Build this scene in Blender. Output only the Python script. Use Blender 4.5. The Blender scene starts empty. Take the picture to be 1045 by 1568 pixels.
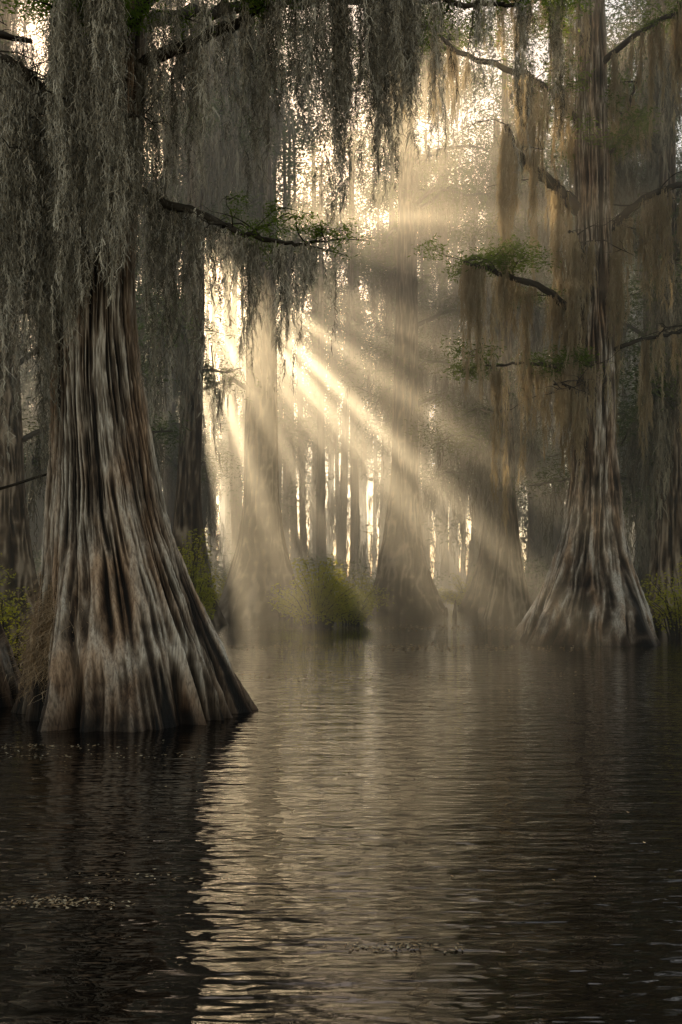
import bpy, math, numpy as np
from mathutils import Vector
rng=np.random.default_rng(7)
S=bpy.context.scene
S.view_settings.view_transform='Standard'
S.view_settings.look='None'
S.view_settings.exposure=0
# ------------------------------------------------------------------ helpers
TAB=np.random.default_rng(1).random((256,256))
def vn(u,v,pu=None,seed=0):
    iu=np.floor(u).astype(int); iv=np.floor(v).astype(int)
    fu=u-iu; fv=v-iv
    fu=fu*fu*(3-2*fu); fv=fv*fv*(3-2*fv)
    iv=iv+seed*37; so=seed*53
    a=(iu%pu) if pu else iu
    b=((iu+1)%pu) if pu else iu+1
    a=(a+so)&255; b=(b+so)&255; c=iv&255; d=(iv+1)&255
    return (TAB[a,c]*(1-fu)+TAB[b,c]*fu)*(1-fv)+(TAB[a,d]*(1-fu)+TAB[b,d]*fu)*fv
class MB:
    def __init__(s): s.v=[];s.f=[];s.a=[];s.n=0
    def add(s,v,f,a=None):
        s.v.append(v.reshape(-1,3)); s.f.append(f.reshape(-1,4)+s.n); s.n+=len(s.v[-1])
        s.a.append(np.full(len(s.v[-1]),.5) if a is None else a.ravel())
    def obj(s,name,mat,parent=None,smooth=False):
        if not s.v: return None
        v=np.concatenate(s.v).astype(np.float32); f=np.concatenate(s.f).astype(np.int32)
        me=bpy.data.meshes.new(name)
        me.vertices.add(len(v)); me.vertices.foreach_set('co',v.ravel())
        me.loops.add(f.size); me.loops.foreach_set('vertex_index',f.ravel())
        me.polygons.add(len(f)); me.polygons.foreach_set('loop_start',np.arange(0,f.size,4,dtype=np.int32))
        at=me.attributes.new('ridge','FLOAT','POINT'); at.data.foreach_set('value',np.concatenate(s.a).astype(np.float32))
        me.update(calc_edges=True)
        if smooth: me.polygons.foreach_set('use_smooth',np.ones(len(f),bool))
        me.materials.append(mat)
        o=bpy.data.objects.new(name,me); S.collection.objects.link(o)
        if parent: o.parent=parent
        return o
def empty(name):
    o=bpy.data.objects.new(name,None); S.collection.objects.link(o); o.empty_display_size=.3; return o
def grid_faces(nz,nt):
    i=np.arange(nz-1)[:,None]; j=np.arange(nt)[None,:]; j2=(j+1)%nt
    return np.stack([i*nt+j,i*nt+j2,(i+1)*nt+j2,(i+1)*nt+j],-1).reshape(-1,4)
def trunk(mb,prof,y0,nt,nz,seed,nf=9,fl=.3,bark=.02,zmid=2.0,pw=1.25,cm=None):
    """prof: rows (z,cx,r). fluted, flared cypress trunk"""
    p=np.array(prof,float); z=p[0,0]+(p[-1,0]-p[0,0])*np.linspace(0,1,nz)**pw
    def sm(c):
        a=np.interp(z,p[:,0],p[:,c]); k=max(3,nz//16)|1; w=np.hanning(k+2)[1:-1]; w/=w.sum()
        return np.convolve(np.pad(a,k//2,mode='edge'),w,'valid')
    cx=sm(1); r=sm(2); th=np.linspace(0,2*np.pi,nt,endpoint=False)
    Z,T=np.meshgrid(z,th,indexing='ij'); U=T/(2*np.pi)
    A=fl*np.exp(-np.clip(Z,0,None)/zmid)+.04
    wv=.5*(vn(U*5,Z*.35,5,seed+1)-.5)
    h=nf//2
    f0=1-2*np.abs(vn((U*h+wv)%h,Z*.12+3,h,seed+9)-.5)
    f1=1-np.abs(2*vn((U*nf+wv*1.5)%nf,Z*.22+3,nf,seed)-1)
    f2=1-np.abs(2*vn((U*nf*2+wv*3)%(nf*2),Z*.5,nf*2,seed+2)-1)
    g=vn(U*4,Z*.5,4,seed+3)-.5
    fl_=(f0-.6)*A*.7+(f1-.55)*A*1.0+(f2-.5)*A*.4+g*.1
    w2=1.1*(vn(U*16,Z*.8,16,seed+4)-.5)+.5*(vn(U*40,Z*2.2,40,seed+8)-.5)
    cm=cm or max(24,int(nt/11)); cf=max(50,int(nt/4.5))
    b1=1-np.abs(2*vn((U*cm+w2)%cm,Z*.75,cm,seed+5)-1)
    b2=1-np.abs(2*vn((U*cf+w2*2)%cf,Z*1.9,cf,seed+6)-1)
    b3=vn(U*cf,Z*10,cf,seed+7)
    bb=b1*.52+b2*.38+b3*.14
    R=r[:,None]*(1+fl_)+bark*(bb-.5)*2.6
    V=np.stack([cx[:,None]+R*np.cos(T),y0+R*np.sin(T),Z],-1)
    rid=np.clip(.47+(bb-.60)*1.6+(f1-.55)*.7*np.exp(-np.clip(Z,0,None)/(zmid*1.5)),0,1)
    mb.add(V,grid_faces(nz,nt),rid)
def smoothpath(P,n):
    P=np.array(P,float); m=len(P); t=np.linspace(0,m-1,n); out=[]
    Q=np.vstack([2*P[0]-P[1],P,2*P[-1]-P[-2]])
    for x in t:
        i=min(int(x),m-2); f=x-i; a,b,c,d=Q[i],Q[i+1],Q[i+2],Q[i+3]
        out.append(.5*((2*b)+(c-a)*f+(2*a-5*b+4*c-d)*f*f+(3*b-a-3*c+d)*f**3))
    return np.array(out)
def tube(mb,P,r0,r1,ns=8,n=None,jit=.25,wob=.5):
    n=n or max(6,len(P)*5)
    C=smoothpath(P,n); L=np.linalg.norm(C[-1]-C[0])
    C[1:-1]+=rng.normal(0,.012*L/ max(1,n/10),(n-2,3))*wob
    t=np.gradient(C,axis=0); t/=np.linalg.norm(t,axis=1)[:,None]+1e-9
    up=np.array([0.13,0.21,.97]) if abs(t[:,2]).mean()<.8 else np.array([1,.1,0.])
    a=np.cross(t,up); a/=np.linalg.norm(a,axis=1)[:,None]; b=np.cross(t,a)
    r=(r0+(r1-r0)*np.linspace(0,1,n)**.8)
    th=np.linspace(0,2*np.pi,ns,endpoint=False)
    R=r[:,None]*(1+jit*(rng.random((n,ns))-.5))
    V=C[:,None,:]+R[...,None]*(np.cos(th)[None,:,None]*a[:,None,:]+np.sin(th)[None,:,None]*b[:,None,:])
    mb.add(V,grid_faces(n,ns),rng.random((n,ns))*.6)
    return C
def twigs(mb,C,r,n,L,gen=1):
    out=[]
    for k in range(n):
        i=rng.integers(len(C)//4,len(C)); p=C[i]; az=rng.uniform(0,2*np.pi); l=L*rng.uniform(.4,1.2)
        d=np.array([math.cos(az),math.sin(az),rng.uniform(-.15,.6)])
        P=[p,p+d*l*.35+rng.normal(0,.05*l,3),p+d*l*.7+[0,0,-.06*l]+rng.normal(0,.07*l,3),p+d*l+[0,0,-.2*l]]
        c=tube(mb,P,r*rng.uniform(.5,1),r*.2,5,8); out.append(c)
        if gen>0: out+=twigs(mb,c,r*.45,3,L*.45,gen-1)
    return out
# moss --------------------------------------------------------------------
def clumps(anch,ns,rad):
    a=np.array(anch,float); n=np.maximum(1,rng.poisson(ns,len(a)))
    i=np.repeat(np.arange(len(a)),n); k=len(i)
    b=a[i,:3].copy(); b[:,:2]+=rng.normal(0,rad,(k,2)); b[:,2]+=rng.normal(0,rad*.3,k)
    l=a[i,3]*rng.uniform(.25,1.0,k)**.8
    return np.column_stack([b,l])
def moss(mb,st,fpm,fl,w,spread,wig=.05,curl=.38):
    N=len(st); n=np.maximum(3,(st[:,3]*fpm)).astype(int)
    i=np.repeat(np.arange(N),n); K=len(i)
    t=rng.random(K); s=t*st[i,3]
    ph=rng.random((N,4))*6.28; fr=rng.uniform(1.0,3.2,(N,2))
    ax=wig*(np.sin(s*fr[i,0]+ph[i,0])-np.sin(ph[i,0]))+wig*.5*np.sin(s*7+ph[i,2])
    ay=wig*(np.sin(s*fr[i,1]+ph[i,1])-np.sin(ph[i,1]))
    lump=.55+.6*np.sin(s*5.5/np.maximum(.6,spread*8)+ph[i,3])**2
    rad=spread*(np.clip(1-t,0,1)**.55+.12)*lump*rng.random(K)**.7
    an=rng.random(K)*6.28
    P0=np.column_stack([st[i,0]+ax+rad*np.cos(an),st[i,1]+ay+rad*np.sin(an),st[i,2]-s])
    f=fl*rng.uniform(.4,1.5,K)
    la=an+rng.normal(0,.9,K); lat=np.column_stack([np.cos(la),np.sin(la),np.zeros(K)])
    c=f*rng.normal(0,curl,K); up=rng.random(K)<.25
    wa=rng.random(K)*6.28; wd=np.column_stack([np.cos(wa),np.sin(wa),np.zeros(K)])
    V=np.zeros((K,4,2,3)); c2=f*rng.normal(0,curl*.5,K); wr=.6+.8*rng.random(K)
    for q in range(4):
        e=q/3
        pz=np.where(up,.45*e-1.0*e*e,-e)*f
        p=P0+lat*(c*e+c2*math.sin(e*6.0))[:,None]; p[:,2]+=pz
        ww=(w*wr*(1-.65*e)*.5)[:,None]
        V[:,q,0]=p-wd*ww; V[:,q,1]=p+wd*ww
    base=np.arange(K)[:,None]*8; fa=np.array([[0,1,3,2],[2,3,5,4],[4,5,7,6]])
    F=(base[:,:,None]+fa[None]).reshape(-1,4)
    mb.add(V,F,np.repeat(rng.random(N)[i]*.6+rng.random(K)*.4,8))
def leaves(mb,C,per,sp,l,w,droop=.25,keep=None,flat=.6):
    C=np.asarray(C,float); i=np.repeat(np.arange(len(C)),per); K=len(i)
    o=rng.normal(0,1,(K,3)); o*=(rng.random(K)**.4/np.linalg.norm(o,axis=1))[:,None]
    P=C[i]+o*sp*np.array([1,1,flat])
    if keep is not None:
        m=keep(P); P=P[m]; i=i[m]; K=len(P)
    d=rng.normal(0,1,(K,3)); d[:,2]=d[:,2]*.5-droop; d/=np.linalg.norm(d,axis=1)[:,None]
    q=rng.normal(0,1,(K,3)); s=np.cross(d,q); s/=np.linalg.norm(s,axis=1)[:,None]
    L=(l*rng.uniform(.5,1.4,K))[:,None]; W=(w*rng.uniform(.6,1.3,K))[:,None]*.5
    V=np.stack([P,P+d*L*.45+s*W,P+d*L,P+d*L*.55-s*W],1)
    cl=rng.random(len(C))
    mb.add(V,np.arange(K*4).reshape(-1,4),np.repeat(cl[i]*.6+rng.random(K)*.4,4))
# ------------------------------------------------------------------ materials
def newmat(n):
    m=bpy.data.materials.new(n); m.use_nodes=True; nt=m.node_tree
    for x in list(nt.nodes): nt.nodes.remove(x)
    return m,nt,nt.nodes.new('ShaderNodeOutputMaterial')
def ramp(nt,fac,stops):
    r=nt.nodes.new('ShaderNodeValToRGB'); e=r.color_ramp.elements
    while len(e)<len(stops): e.new(.5)
    for x,(p,c) in zip(e,stops): x.position=p; x.color=(*c,1)
    nt.links.new(fac,r.inputs[0]); return r.outputs[0]
def noise(nt,vec,scale,det=4,rough=.55):
    n=nt.nodes.new('ShaderNodeTexNoise'); n.inputs['Scale'].default_value=scale; n.inputs['Detail'].default_value=det
    n.inputs['Roughness'].default_value=rough; nt.links.new(vec,n.inputs['Vector']); return n.outputs['Fac']
def mapping(nt,sc):
    t=nt.nodes.new('ShaderNodeTexCoord'); m=nt.nodes.new('ShaderNodeMapping'); m.inputs['Scale'].default_value=sc
    nt.links.new(t.outputs['Object'],m.inputs[0]); return m.outputs[0]
def mix(nt,a,b,f,mode='MIX'):
    m=nt.nodes.new('ShaderNodeMix'); m.data_type='RGBA'; m.blend_type=mode
    for s,x in ((6,a),(7,b)):
        if isinstance(x,tuple): m.inputs[s].default_value=(*x,1)
        else: nt.links.new(x,m.inputs[s])
    if isinstance(f,float): m.inputs[0].default_value=f
    else: nt.links.new(f,m.inputs[0])
    return m.outputs[2]
def bark_mat(name,far=False):
    m,nt,o=newmat(name); a=nt.nodes.new('ShaderNodeAttribute'); a.attribute_name='ridge'
    base=ramp(nt,a.outputs['Fac'],[(.18,(.010,.007,.005)),(.42,(.065,.048,.035)),(.68,(.20,.165,.13)),(.97,(.52,.47,.41))])
    if far:
        d=nt.nodes.new('ShaderNodeBsdfDiffuse'); nt.links.new(mix(nt,base,(.6,.5,.4),1.0,'MULTIPLY'),d.inputs[0]); nt.links.new(d.outputs[0],o.inputs[0]); return m
    big=noise(nt,mapping(nt,(2.6,2.6,.6)),1.0,3)
    rust=ramp(nt,big,[(.42,(0,0,0)),(.62,(1,1,1))])
    c=mix(nt,base,(.76,.58,.45),rust,'MULTIPLY')
    fine=noise(nt,mapping(nt,(46,46,4)),1.0,4,.65)
    c=mix(nt,c,ramp(nt,fine,[(.36,(.42,.38,.35)),(.6,(1.2,1.16,1.12))]),.85,'MULTIPLY')
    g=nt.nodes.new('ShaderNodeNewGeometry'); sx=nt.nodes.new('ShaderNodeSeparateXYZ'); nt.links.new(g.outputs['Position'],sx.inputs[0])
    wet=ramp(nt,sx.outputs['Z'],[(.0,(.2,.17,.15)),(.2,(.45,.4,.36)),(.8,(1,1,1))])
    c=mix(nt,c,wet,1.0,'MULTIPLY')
    p=nt.nodes.new('ShaderNodeBsdfPrincipled'); p.inputs['Roughness'].default_value=.7; p.inputs['Specular IOR Level'].default_value=.25
    nt.links.new(c,p.inputs['Base Color'])
    b=nt.nodes.new('ShaderNodeBump'); b.inputs['Strength'].default_value=.8; b.inputs['Distance'].default_value=.03
    nt.links.new(fine,b.inputs['Height']); nt.links.new(b.outputs[0],p.inputs['Normal']); nt.links.new(p.outputs[0],o.inputs[0]); return m
def leaf_mat(name,stops,tcol=None,tf=0):
    m,nt,o=newmat(name); a=nt.nodes.new('ShaderNodeAttribute'); a.attribute_name='ridge'
    c=ramp(nt,a.outputs['Fac'],stops)
    d=nt.nodes.new('ShaderNodeBsdfDiffuse'); nt.links.new(c,d.inputs[0])
    if not tcol: nt.links.new(d.outputs[0],o.inputs[0]); return m
    t=nt.nodes.new('ShaderNodeBsdfTranslucent'); t.inputs[0].default_value=(*tcol,1)
    x=nt.nodes.new('ShaderNodeMixShader'); x.inputs[0].default_value=tf
    nt.links.new(d.outputs[0],x.inputs[1]); nt.links.new(t.outputs[0],x.inputs[2]); nt.links.new(x.outputs[0],o.inputs[0]); return m
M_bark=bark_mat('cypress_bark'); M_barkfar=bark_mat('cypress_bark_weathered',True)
M_limb=leaf_mat('dark_limb_bark',[(0,(.02,.016,.012)),(1,(.10,.085,.07))])
M_moss=leaf_mat('spanish_moss_grey',[(0,(.035,.03,.023)),(.45,(.18,.16,.125)),(1,(.70,.63,.52))])
M_roots=leaf_mat('dry_rootlets',[(0,(.09,.06,.035)),(.5,(.32,.22,.135)),(1,(.6,.45,.3))])
M_mossR=leaf_mat('spanish_moss_backlit',[(0,(.05,.044,.033)),(.6,(.23,.2,.15)),(1,(.55,.49,.37))],(.72,.54,.29),.42)
M_mossfar=leaf_mat('spanish_moss_tan',[(0,(.06,.05,.035)),(.6,(.22,.19,.135)),(1,(.42,.36,.26))])
M_leaf=leaf_mat('cypress_needles',[(0,(.02,.038,.008)),(.6,(.07,.12,.02)),(1,(.14,.2,.03))],(.2,.27,.03),.42)
M_leaffar=leaf_mat('canopy_leaves',[(0,(.035,.058,.013)),(.6,(.085,.125,.027)),(1,(.16,.2,.04))])
M_bush=leaf_mat('shrub_leaves',[(0,(.06,.08,.012)),(.6,(.22,.24,.03)),(1,(.48,.42,.05))],(.7,.62,.07),.5)
# ------------------------------------------------------------------ light
SUN_AZ,SUN_EL=math.radians(-10.2),math.radians(20)
sv=Vector((math.sin(SUN_AZ)*math.cos(SUN_EL),math.cos(SUN_AZ)*math.cos(SUN_EL),math.sin(SUN_EL)))
sl=bpy.data.lights.new('sun','SUN'); sl.energy=16; sl.angle=math.radians(.5); sl.color=(1,.77,.47)
so=bpy.data.objects.new('sun',sl); so.rotation_euler=sv.to_track_quat('Z','Y').to_euler(); so.location=(-10,60,30); S.collection.objects.link(so)
W=bpy.data.worlds.new('World'); S.world=W; W.use_nodes=True; nt=W.node_tree
bg=nt.nodes['Background']; sk=nt.nodes.new('ShaderNodeTexSky'); sk.sky_type='NISHITA'; sk.sun_disc=False
sk.sun_elevation=SUN_EL; sk.sun_rotation=SUN_AZ; sk.dust_density=.7; sk.air_density=1.0; sk.ozone_density=1
nt.links.new(mix(nt,sk.outputs[0],(1,.76,.53),1.0,'MULTIPLY'),bg.inputs[0]); bg.inputs[1].default_value=.32
# openings cut into the canopy to shape the sun rays (sun-projected u,v plane)
def lit_gap(P):
    u=P[:,0]-sv.x/sv.y*P[:,1]; v=P[:,2]-sv.z/sv.y*P[:,1]-1.6
    rho=np.hypot(u,v); ang=np.degrees(np.arctan2(-v,u))
    g=np.zeros(len(P),bool)
    for a,w,r0,r1 in ((36.5,1.3,1.6,12),(40.3,1.0,1.6,11),(44.3,1.6,1.5,17),(49.6,2.3,1.2,15),(54.8,1.4,1.3,14),(58.6,1.1,1.3,12),(63,1.9,1.3,14),(67.2,.9,1.4,13),(71,1.6,1.4,18),(78,2.0,5,11)):
        g|=(np.abs(ang-a)<w)&(rho>r0)&(rho<r1)
    g|=(u>5.5)&(u<14)&(v>-8)&(v<6)&(vn(u*2.6+40,v*1.6+40,None,9)>.7)
    return g
def open_strands(st,keep=0):
    k=np.ones(len(st),bool)
    for f in (0,.33,.66,1): 
        p=st[:,:3].copy(); p[:,2]-=st[:,3]*f; k&=~lit_gap(p)
    return st[k|(rng.random(len(st))<keep)]
# ------------------------------------------------------------------ left big cypress
def finish(name,T=None,L=None,Mo=None,Le=None,far=False):
    e=empty(name)
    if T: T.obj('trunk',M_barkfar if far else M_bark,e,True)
    if L: L.obj('limbs',M_limb,e,True)
    if Mo: Mo.obj('spanish_moss',M_mossfar if far else M_moss,e)
    if Le: Le.obj('foliage',M_leaffar if far else M_leaf,e)
    return e
T=MB();L=MB();Mo=MB();Le=MB()
trunk(T,[(-.6,-2.56,1.52),(-.1,-2.57,1.37),(.35,-2.60,1.21),(.72,-2.64,1.10),(1.52,-2.72,.88),(2.3,-2.83,.70),(3.1,-2.91,.59),(3.9,-2.99,.52),(4.7,-3.02,.46),(5.5,-2.99,.44),(7,-2.95,.5),(9,-2.85,.45),(12,-2.8,.36),(17,-2.7,.2)],12.0,860,900,3,nf=28,fl=.3,bark=.038,zmid=1.8,pw=1.5,cm=84)
A=[]
def hang(C,n,lo,hi,lst=None,i0=0):
    lst=A if lst is None else lst
    for _ in range(n):
        x=rng.uniform(i0,len(C)-1.01); i=int(x); p=C[i]+(C[i+1]-C[i])*(x-i); lst.append([*p,rng.uniform(lo,hi)])
c=tube(L,[(-2.6,12,6.45),(-2.3,11.85,6.22),(-1.7,11.6,5.95),(-1.16,11.5,5.68),(-.63,11.4,5.52),(-.17,11.3,5.5)],.08,.012,8,40,wob=1.6)
hang(c,9,.3,.9)
tw=twigs(L,c[14:],.014,20,.6)
leaves(Le,np.concatenate([x[3:] for x in tw if x[-1][0]>-1.2]),10,.10,.055,.012)
A+= [[-1.05,11.5,5.6,1.75],[-1.02,11.5,5.6,1.5],[-1.0,11.5,5.6,1.6],[-.63,11.4,5.5,1.9],[-.66,11.4,5.5,1.7],[-.70,11.4,5.5,1.3],[-1.31,11.5,5.72,1.3],[-1.5,11.5,5.8,1.0],[-1.77,11.6,6.0,2.4],[-1.72,11.6,6.0,1.9],[-2.0,11.8,6.15,2.5],[-2.12,11.8,6.2,2.2],[-.4,11.3,5.5,.9],[-2.25,11.8,6.3,2.7],[-2.2,11.7,6.3,2.9]]
for P,r0,r1,n,lo,hi in [
  ([(-2.8,12,7.7),(-1.9,11.8,8.02),(-1.2,11.7,8.25),(-.73,11.6,8.42),(.4,11.5,8.8),(1.3,11,9.2)],.09,.015,20,.9,2.8),
  ([(-2.8,12,8.4),(-1.2,13.2,9.3),(.6,14,9.9),(2.2,14.5,10.1),(3.4,14.8,10.4)],.1,.015,30,1,3.6),
  ([(-2.9,12,8.0),(-1.6,11,8.7),(-.4,10.6,9.0),(.9,10.4,9.2)],.09,.02,14,1.2,3.0),
  ([(-3.1,12,7.1),(-3.8,11.7,7.45),(-4.6,11.4,7.7),(-5.6,11.2,7.8)],.12,.04,24,2,4.5),
  ([(-3.0,12,7.6),(-3.2,11.2,7.9),(-3.0,10.9,8.1),(-2.3,10.6,8.3)],.1,.03,22,2.6,4.4),
  ([(-3.1,12,7.0),(-3.5,11.2,7.3),(-3.75,10.9,7.4),(-4.2,10.7,7.5)],.08,.03,24,2.4,4.8),
  ([(-2.9,11.8,6.5),(-3.0,11.3,6.7),(-2.7,11.1,6.8),(-2.3,11.0,6.8)],.06,.02,14,1.0,2.6),
  ([(-3.0,12,6.3),(-3.5,11.4,6.4),(-3.8,11.3,6.3)],.06,.02,14,1.4,3.0)]:
    c=tube(L,P,r0,r1,8,36,wob=1.6); hang(c,n,lo,hi); t2=twigs(L,c,.02,11 if P[-1][2]>8.2 else 9,.9)
    for q in t2[:6]: hang(q,1,lo*.5,hi*.7)
    if P[-1][2]>8.2: leaves(Le,np.concatenate([q[2:] for q in t2]),24,.28,.08,.018)
A+= [[.0,11,8.4,3.6],[.03,11,8.3,3.0],[-.03,11,8.4,4.2],[.02,11,8.4,2.2],[0,11,8.4,2.8],[.3,11,8.6,2.6],[.33,11,8.7,2.9],[-.25,11,8.5,2.2],[.8,11,8.9,2.6],[1.2,11,9,2.4],[.62,11.2,8.8,2.9],[1.6,11.2,9.1,2.2]]
moss(Mo,clumps(A,7,.04),80,.115,.0085,.040,.05,.45)
e=finish('cypress_tree',T,L,Mo,Le)
Ro=MB(); ra=[]
for k in range(60):
    th=rng.uniform(3.55,4.35); z=rng.uniform(.7,1.75); rr=1.26-.26*z; ra.append([-2.68+rr*math.cos(th),12+rr*math.sin(th),z,rng.uniform(.15,.75)])
moss(Ro,clumps(ra,3,.05),110,.17,.007,.07,.05,1.1); Ro.obj('dry_rootlets',M_roots,e)
# ------------------------------------------------------------------ neighbouring trunk at left edge
T=MB();L=MB();Mo=MB()
trunk(T,[(-.5,-5.3,1.15),(0,-5.3,1.0),(.8,-5.3,.8),(1.6,-5.35,.55),(2.6,-5.4,.4),(5,-5.5,.33),(10,-5.6,.28),(15,-5.6,.15)],12.9,300,300,11,nf=16,fl=.28)
c=tube(L,[(-5.5,12.9,7.4),(-5.0,12.2,7.9),(-4.4,11.9,8.2),(-3.9,12.4,8.4)],.1,.03); A=[]; hang(c,20,2.5,5); twigs(L,c,.02,6,.7)
c=tube(L,[(-5.5,12.9,2.6),(-4.9,13.2,2.75),(-4.1,13.5,3.05),(-3.5,13.5,3.3)],.035,.01)
moss(Mo,clumps(A,6,.06),50,.14,.010,.05,.06,.5)
finish('cypress_tree',T,L,Mo)
# ------------------------------------------------------------------ right cypress
rng=np.random.default_rng(21)
T=MB();L=MB();Mo=MB();Le=MB();A=[]
trunk(T,[(-.6,6.5,1.9),(0,6.53,1.62),(.7,6.55,1.36),(1.43,6.58,1.1),(2.3,6.62,.85),(3.15,6.66,.70),(4.9,6.69,.53),(8.3,6.7,.46),(13,6.62,.4),(17,6.6,.33),(24,6.5,.15)],26.0,460,520,21,nf=22,fl=.42,bark=.05,zmid=2.4,cm=50)
for P,r0,r1,n,lo,hi,lf in [
  ([(6.5,26,11.2),(5.9,25.9,11.7),(5.3,25.6,12.1),(4.6,25.3,12.5),(4.2,25,13.2)],.22,.07,8,2.5,5,0),
  ([(6.6,26,8.2),(6.2,25.9,8.6),(5.3,25.5,9.1),(4.1,25,9.4),(3.07,24.6,9.6)],.16,.04,13,.8,3.8,1),
  ([(6.8,26,10.3),(7.3,26,11.1),(8.25,25.8,11.8),(9.6,25.5,12.0)],.16,.06,12,1.5,5,0),
  ([(6.8,26,12.2),(7.3,26,13.2),(7.8,26,14.8)],.09,.03,4,1,2,1),
  ([(6.7,26,6.9),(6.0,25.8,7.1),(5,25.5,7.25),(3.8,25.2,7.1)],.09,.025,12,.8,3.4,1),
  ([(6.8,26,7.6),(7.8,25.8,7.9),(9.5,25.5,8.2)],.08,.03,9,1,4,0),
  ([(6.6,26,13.4),(6.2,26,13.8),(4.8,25,14.4),(2.9,24.5,14.8),(.8,24,16)],.13,.04,24,1,3.6,1),
  ([(6.6,26,15.5),(5,25,16.4),(3.5,24.4,16.9)],.1,.03,12,1,3,1),
  ([(6.6,26,15),(8,25,15.8),(10,24.4,16.2)],.1,.03,14,1,4,1),
  ([(6.6,26,9.6),(6.1,25.3,10.3),(5.8,25,10.5)],.07,.03,9,2.5,4.5,0),
  ([(6.6,25.8,6.2),(5.8,25.2,6.6),(5.4,25,6.6)],.05,.02,5,1,2.4,0)]:
    c=tube(L,P,r0,r1,8,26,wob=1.5); hang(c,n,lo,hi,None,4); t2=twigs(L,c,.03,9 if lf else 5,1.4)
    for q in t2[:10]: hang(q,1,lo*.4,hi*.6)
    if lf: leaves(Le,np.concatenate([q[2:] for q in t2]),14,.4,.14,.034)
A+=[[4.05,25.2,7.1,3.2],[4.1,25.2,7.1,3.6],[4.7,25.3,9.2,5.0],[4.75,25.3,9.2,4.4],[4.25,25.2,4.6,1.8]]
moss(Mo,clumps(A,4,.07),44,.28,.02,.05,.05,.2)
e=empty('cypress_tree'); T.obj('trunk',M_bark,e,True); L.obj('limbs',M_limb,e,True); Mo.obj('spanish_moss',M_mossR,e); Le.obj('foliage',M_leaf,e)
# ------------------------------------------------------------------ generic cypress
def cypress(name,x,y,r,rb,H,seed,nl,z0,dens=1.0,lmax=5.0,keepm=0):
    T=MB();L=MB();Mo=MB();Le=MB();A=[]
    lean=rng.normal(0,.25)
    trunk(T,[(-.5,x,rb*1.15),(0,x,rb),(H*.05,x+lean*.1,r+(rb-r)*.55),(H*.11,x+lean*.2,r+(rb-r)*.22),(H*.2,x+lean*.4,r),(H*.5,x+lean,r*.8),(H,x+lean,r*.25)],y,150,200,seed,nf=14,fl=.34,bark=.03,zmid=H*.1,cm=32)
    C=[]
    for k in range(nl):
        z=z0+(H*.95-z0)*((k+rng.random())/nl); az=rng.uniform(0,6.28); l=lmax*rng.uniform(.5,1.1)*(1-.45*(z/H)**2)
        d=np.array([math.cos(az),math.sin(az),0]); p=np.array([x+lean*min(1,z/H*2),y,z])
        P=[p,p+d*l*.35+[0,0,.16*l+rng.normal(0,.2)],p+d*l*.7+[0,0,.2*l+rng.normal(0,.3)],p+d*l+[0,0,.1*l+rng.normal(0,.3)]]
        if y>30 and lit_gap(np.array(P[1:])).any() and rng.random()>keepm: continue
        c=tube(L,P,r*.2,.03,6,14); hang(c,int(7*dens),.8,5,A); t2=twigs(L,c,.03,5,1.6,0)
        for q in t2: hang(q,1,.6,3,A); C.append(q[-1]); C.append(q[4])
        C+=list(c[5::3])
    kp=(lambda P: ~lit_gap(P)) if y>30 else None
    leaves(Le,C,int(80*dens),1.0,.2,.05,keep=kp)
    st=clumps(A,4,.14); 
    if y>30: st=open_strands(st,keepm)
    moss(Mo,st,14,.5,.04,.08,.08,.2)
    return finish(name,T,L,Mo,Le,far=True)
for a in [(-3.56,44,.78,1.95,27,31,32,8,1,5.5,.12),(3.1,50,.66,1.95,32,33,34,9,1.1,6,.15),(-5.75,36,.42,1.2,24,35,22,8,.9,4,.15),
          (8.1,52,.5,1.6,26,37,20,6,1.1,5),(10.7,32,.36,.95,24,39,20,5,1.1,4.5),(13.0,40,.5,1.3,26,41,20,4,1.1,5),
          (-10.5,31,.5,1.3,24,43,20,4,1.1,5),(9.9,21,.3,.8,20,45,6,11,.6,2.6),(7.2,42,.32,1.0,24,47,16,5,.9,3.6),(-7.5,50,.5,1.3,27,49,20,6,1,4.5)]:
    cypress('cypress_tree',*a)
# ------------------------------------------------------------------ distant forest (one mass)
rng=np.random.default_rng(77)
T=MB();Mo=MB();Le=MB();A=[];C=[]; NT=150
for k,slot in enumerate(rng.permutation(NT)):
    y=rng.uniform(66,125); x=((slot+rng.random())/NT-.5)*.96*(y+14)
    r=rng.uniform(.2,.55); H=y*rng.uniform(.36,.5)
    if abs(x/y-.118)<.012 and y<100: continue
    trunk(T,[(-.5,x,r*2.6),(0,x,r*2.3),(1.5,x,r*1.5),(4,x,r),(H,x+rng.normal(0,.8),r*.3)],y,28,40,60+k,nf=7,fl=.2,bark=.02)
    for _ in range(25):
        z=rng.uniform(4,H*.9); q=[x+rng.normal(0,2.6),y+rng.normal(0,2.2),z]; A.append([*q,rng.uniform(1.5,5)])
    for _ in range(26):
        z=rng.uniform(H*.28,H*1.03); s=3.6*(1.15-z/H*.6); C.append([x+rng.normal(0,s),y+rng.normal(0,s),z])
    for _ in range(2): C.append([x+rng.normal(0,3),y+rng.normal(0,3),rng.uniform(3,H*.4)])
for k in range(1600):
    y=rng.uniform(80,130); C.append([rng.uniform(-.34,.34)*y,y,y*rng.uniform(.2,.62)])
for k in range(40):  # extra crown clumps added to block the sun's glint on the near water
    y=rng.uniform(85,105); C.append([rng.uniform(-2.5,1.0)-.18*y,y,rng.uniform(-6,-2)+1.6+.3874*y])
e=empty('distant_cypress_forest')
T.obj('trunks',M_barkfar,e,True)
leaves(Le,C,90,1.9,.45,.15,keep=lambda P:~lit_gap(P)); Le.obj('crowns',M_leaffar,e)
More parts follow.
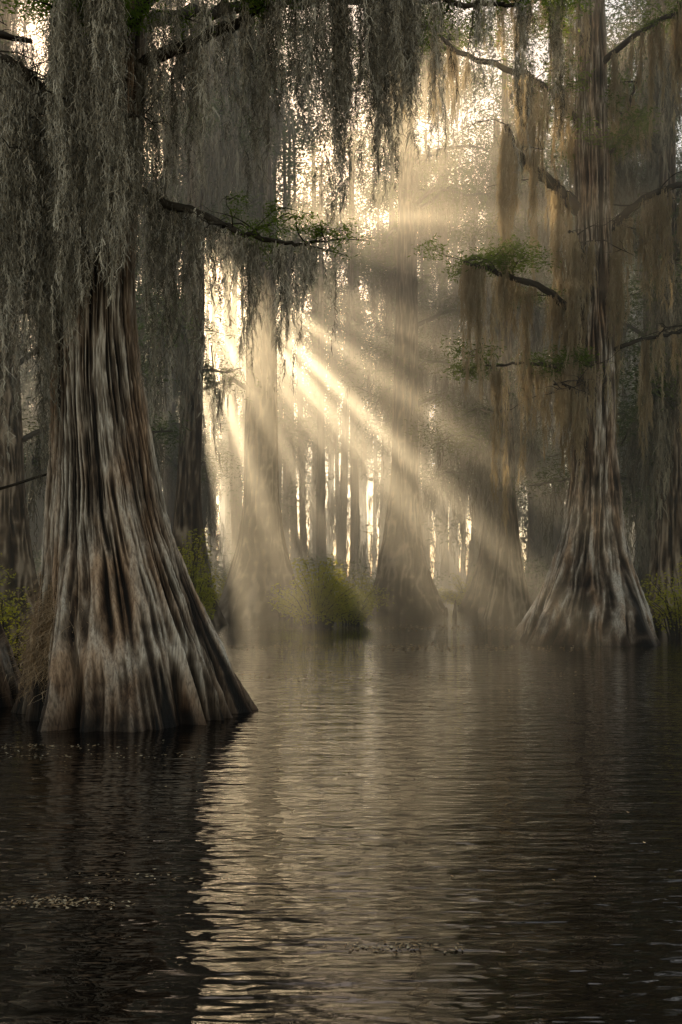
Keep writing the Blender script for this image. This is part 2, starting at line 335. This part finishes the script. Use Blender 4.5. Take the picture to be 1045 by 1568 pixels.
moss(Mo,open_strands(clumps(A,4,.3),.1),6,1.0,.08,.18,.15,.2); Mo.obj('spanish_moss',M_mossfar,e)
# ------------------------------------------------------------------ shrubs
def shrub(name,x,y,z,rx,h,n,l=.12):
    L=MB();Le=MB();C=[]
    for k in range(n):
        az=rng.uniform(0,6.28); q=rng.random()**.5; tx=x+math.cos(az)*rx*q; ty=y+math.sin(az)*rx*.6*q; tz=z+h*rng.uniform(.35,1)*(1-.5*q*q)
        c=tube(L,[(x+(tx-x)*.3,y+(ty-y)*.3,z-.3),((x+tx)/2,(y+ty)/2,z+(tz-z)*.6),(tx,ty,tz)],.025,.006,5,8); C+=list(c[3:])
    leaves(Le,C,14,.28,l,l*.45,flat=.9); e=empty(name); L.obj('stems',M_limb,e); Le.obj('foliage',M_bush,e)
shrub('shrub',-.8,34,0,1.5,2.6,80,.14); shrub('shrub',-4.7,31,0,.9,3.2,60,.13); shrub('shrub',.4,36,0,1.0,1.7,40,.13); shrub('shrub',-2.0,42,0,1.5,1.6,40)
shrub('shrub',9.4,27,.0,1.2,2.6,40,.1); shrub('shrub',.9,47,0,1.6,2.2,40); shrub('shrub',12.2,36,0,2,2.5,50); shrub('shrub',-11,28,0,2.2,3,60)
shrub('shrub',7.2,56,0,2,2.2,50); shrub('shrub',-5,48,0,2.4,2.4,50); shrub('shrub',-5.3,15.5,0,.7,1.5,26,.06)
# understory along the bank
Le=MB();C=[]
for k in range(320):
    y=rng.uniform(60,90); x=rng.uniform(-.5,.5)*(y*.9+10)
    if abs(x/y-.118)<.02: continue
    C.append([x,y,rng.uniform(.2,3.2)])
leaves(Le,C,100,1.3,.3,.11); Le.obj('bank_undergrowth',M_leaffar)
# ------------------------------------------------------------------ cypress knees / broken stake
def knee(x,y,h,r,s,name='cypress_knee'):
    m=MB(); trunk(m,[(-.4,x,r*1.5),(0,x,r*1.2),(h*.5,x+.02,r*.7),(h*.9,x+.03,r*.45),(h,x+.03,r*.1)],y,40,40,s,nf=5,fl=.2,bark=.008); m.obj(name,M_barkfar,None,True)
for i,(x,y,h,r) in enumerate([(5.2,45,.75,.09),(5.0,47,.35,.12),(-6.0,34,.6,.2),(5.3,28,.35,.14),(8.9,25,.5,.16),(-1.6,45,.4,.15)]):
    knee(x,y,h,r,70+i)
# ------------------------------------------------------------------ water, bank, floating leaves
def plane(name,x0,x1,y0,y1,z,mat):
    m=MB(); m.add(np.array([[x0,y0,z],[x1,y0,z],[x1,y1,z],[x0,y1,z]],float),np.array([[0,1,2,3]])); return m.obj(name,mat)
m,nt,o=newmat('tannin_water')
p=nt.nodes.new('ShaderNodeBsdfPrincipled'); p.inputs['Base Color'].default_value=(.004,.003,.002,1); p.inputs['Roughness'].default_value=.0; p.inputs['IOR'].default_value=1.55
n1=noise(nt,mapping(nt,(.75,2.6,1)),1.5,2,.5); n2=noise(nt,mapping(nt,(2.6,8.5,1)),1.9,1,.5)
n3=noise(nt,mapping(nt,(.12,.3,1)),1.0,1)
ma=nt.nodes.new('ShaderNodeMath'); ma.operation='MULTIPLY_ADD'; ma.inputs[1].default_value=.32; nt.links.new(n2,ma.inputs[0]); nt.links.new(n1,ma.inputs[2])
mp=nt.nodes.new('ShaderNodeMapRange'); mp.inputs[1].default_value=.35; mp.inputs[2].default_value=.65; mp.inputs[3].default_value=.45; mp.inputs[4].default_value=1; nt.links.new(n3,mp.inputs[0])
b=nt.nodes.new('ShaderNodeBump'); b.inputs['Distance'].default_value=.034; nt.links.new(mp.outputs[0],b.inputs['Strength']); nt.links.new(ma.outputs[0],b.inputs['Height'])
nt.links.new(b.outputs[0],p.inputs['Normal']); nt.links.new(p.outputs[0],o.inputs[0])
plane('water',-300,300,-100,500,0,m)
m,nt,o=newmat('forest_soil'); p=nt.nodes.new('ShaderNodeBsdfDiffuse')
nt.links.new(ramp(nt,noise(nt,mapping(nt,(1,1,1)),1.3,4),[(.3,(.02,.016,.01)),(.7,(.07,.055,.035))]),p.inputs[0]); nt.links.new(p.outputs[0],o.inputs[0])
g=MB(); xs=np.linspace(-150,150,301); ys=np.concatenate([np.linspace(52,130,100),np.linspace(135,480,30)])
Y,X=np.meshgrid(ys,xs,indexing='ij'); shore=60+6*(vn(X*.12+50,Y*0,None,4)-.5); ch=np.exp(-((X/Y-.118)/.02)**2)
Z=-.6+1.1*np.clip((Y-shore)/3,0,1)*(1-ch*np.clip(1-(Y-60)/60,0,1))+.25*(vn(X*.4+90,Y*.4,None,5)-.5)
i=np.arange(len(ys)-1)[:,None]; j=np.arange(len(xs)-1)[None,:]; n=len(xs)
g.add(np.stack([X,Y,Z],-1),np.stack([i*n+j,i*n+j+1,(i+1)*n+j+1,(i+1)*n+j],-1)); g.obj('swamp_bank_ground',m,None,True)
m=leaf_mat('leaf_litter',[(0,(.14,.08,.04)),(.5,(.38,.26,.14)),(1,(.62,.5,.33))])
Fm=MB(); Pc=[]
def patch(x,y,sx,sy,n): Pc.append(np.column_stack([rng.normal(x,sx,n),rng.normal(y,sy,n)]))
patch(-1.45,4.9,.16,.05,200); patch(-1.1,5.3,.3,.06,40); patch(.25,4.3,.16,.03,80); patch(-3.2,9.5,.6,.1,160); patch(-2.5,9.0,.8,.12,120); patch(1.5,24,2.2,.7,600); patch(3.0,34,3,1.2,900); patch(0,17,2,.4,200); patch(2,13,2,1,60); patch(0,7,2.5,2.5,50)
P=np.concatenate(Pc); K=len(P); P=np.column_stack([P,np.full(K,.006)])
an=rng.random(K)*6.28; d=np.column_stack([np.cos(an),np.sin(an),np.zeros(K)]); s=np.column_stack([-np.sin(an),np.cos(an),rng.normal(0,.15,K)])
l=(.003+.008*rng.random(K)+.0012*P[:,1])[:,None]; w=l*rng.uniform(.2,.6,(K,1))
Fm.add(np.stack([P-d*l,P+s*w,P+d*l,P-s*w],1),np.arange(K*4).reshape(-1,4),np.repeat(rng.random(K),4)); Fm.obj('floating_leaves',m)
# ------------------------------------------------------------------ mist
def mist(name,x0,x1,y0,y1,z0,z1,dens,an):
    m,nt,o=newmat(name); v=nt.nodes.new('ShaderNodeVolumeScatter'); v.inputs['Color'].default_value=(1,.9,.74,1); v.inputs['Density'].default_value=dens; v.inputs['Anisotropy'].default_value=an
    nt.links.new(v.outputs[0],o.inputs['Volume'])
    q=MB(); V=np.array([[x,y,z] for z in (z0,z1) for y in (y0,y1) for x in (x0,x1)],float)
    q.add(V,np.array([[0,2,3,1],[4,5,7,6],[0,1,5,4],[2,6,7,3],[0,4,6,2],[1,3,7,5]])); q.obj(name,m)
mist('mist',-60,60,20,135,-.5,19,.015,.65)
# ------------------------------------------------------------------ camera
cd=bpy.data.cameras.new('camera'); cam=bpy.data.objects.new('camera',cd); S.collection.objects.link(cam); S.camera=cam
cam.location=(0,0,1.6); cam.rotation_euler=(math.radians(90),0,0); cd.sensor_width=36; cd.lens=34.6; cd.shift_y=.0676; cd.clip_end=2000; cd.clip_start=.05
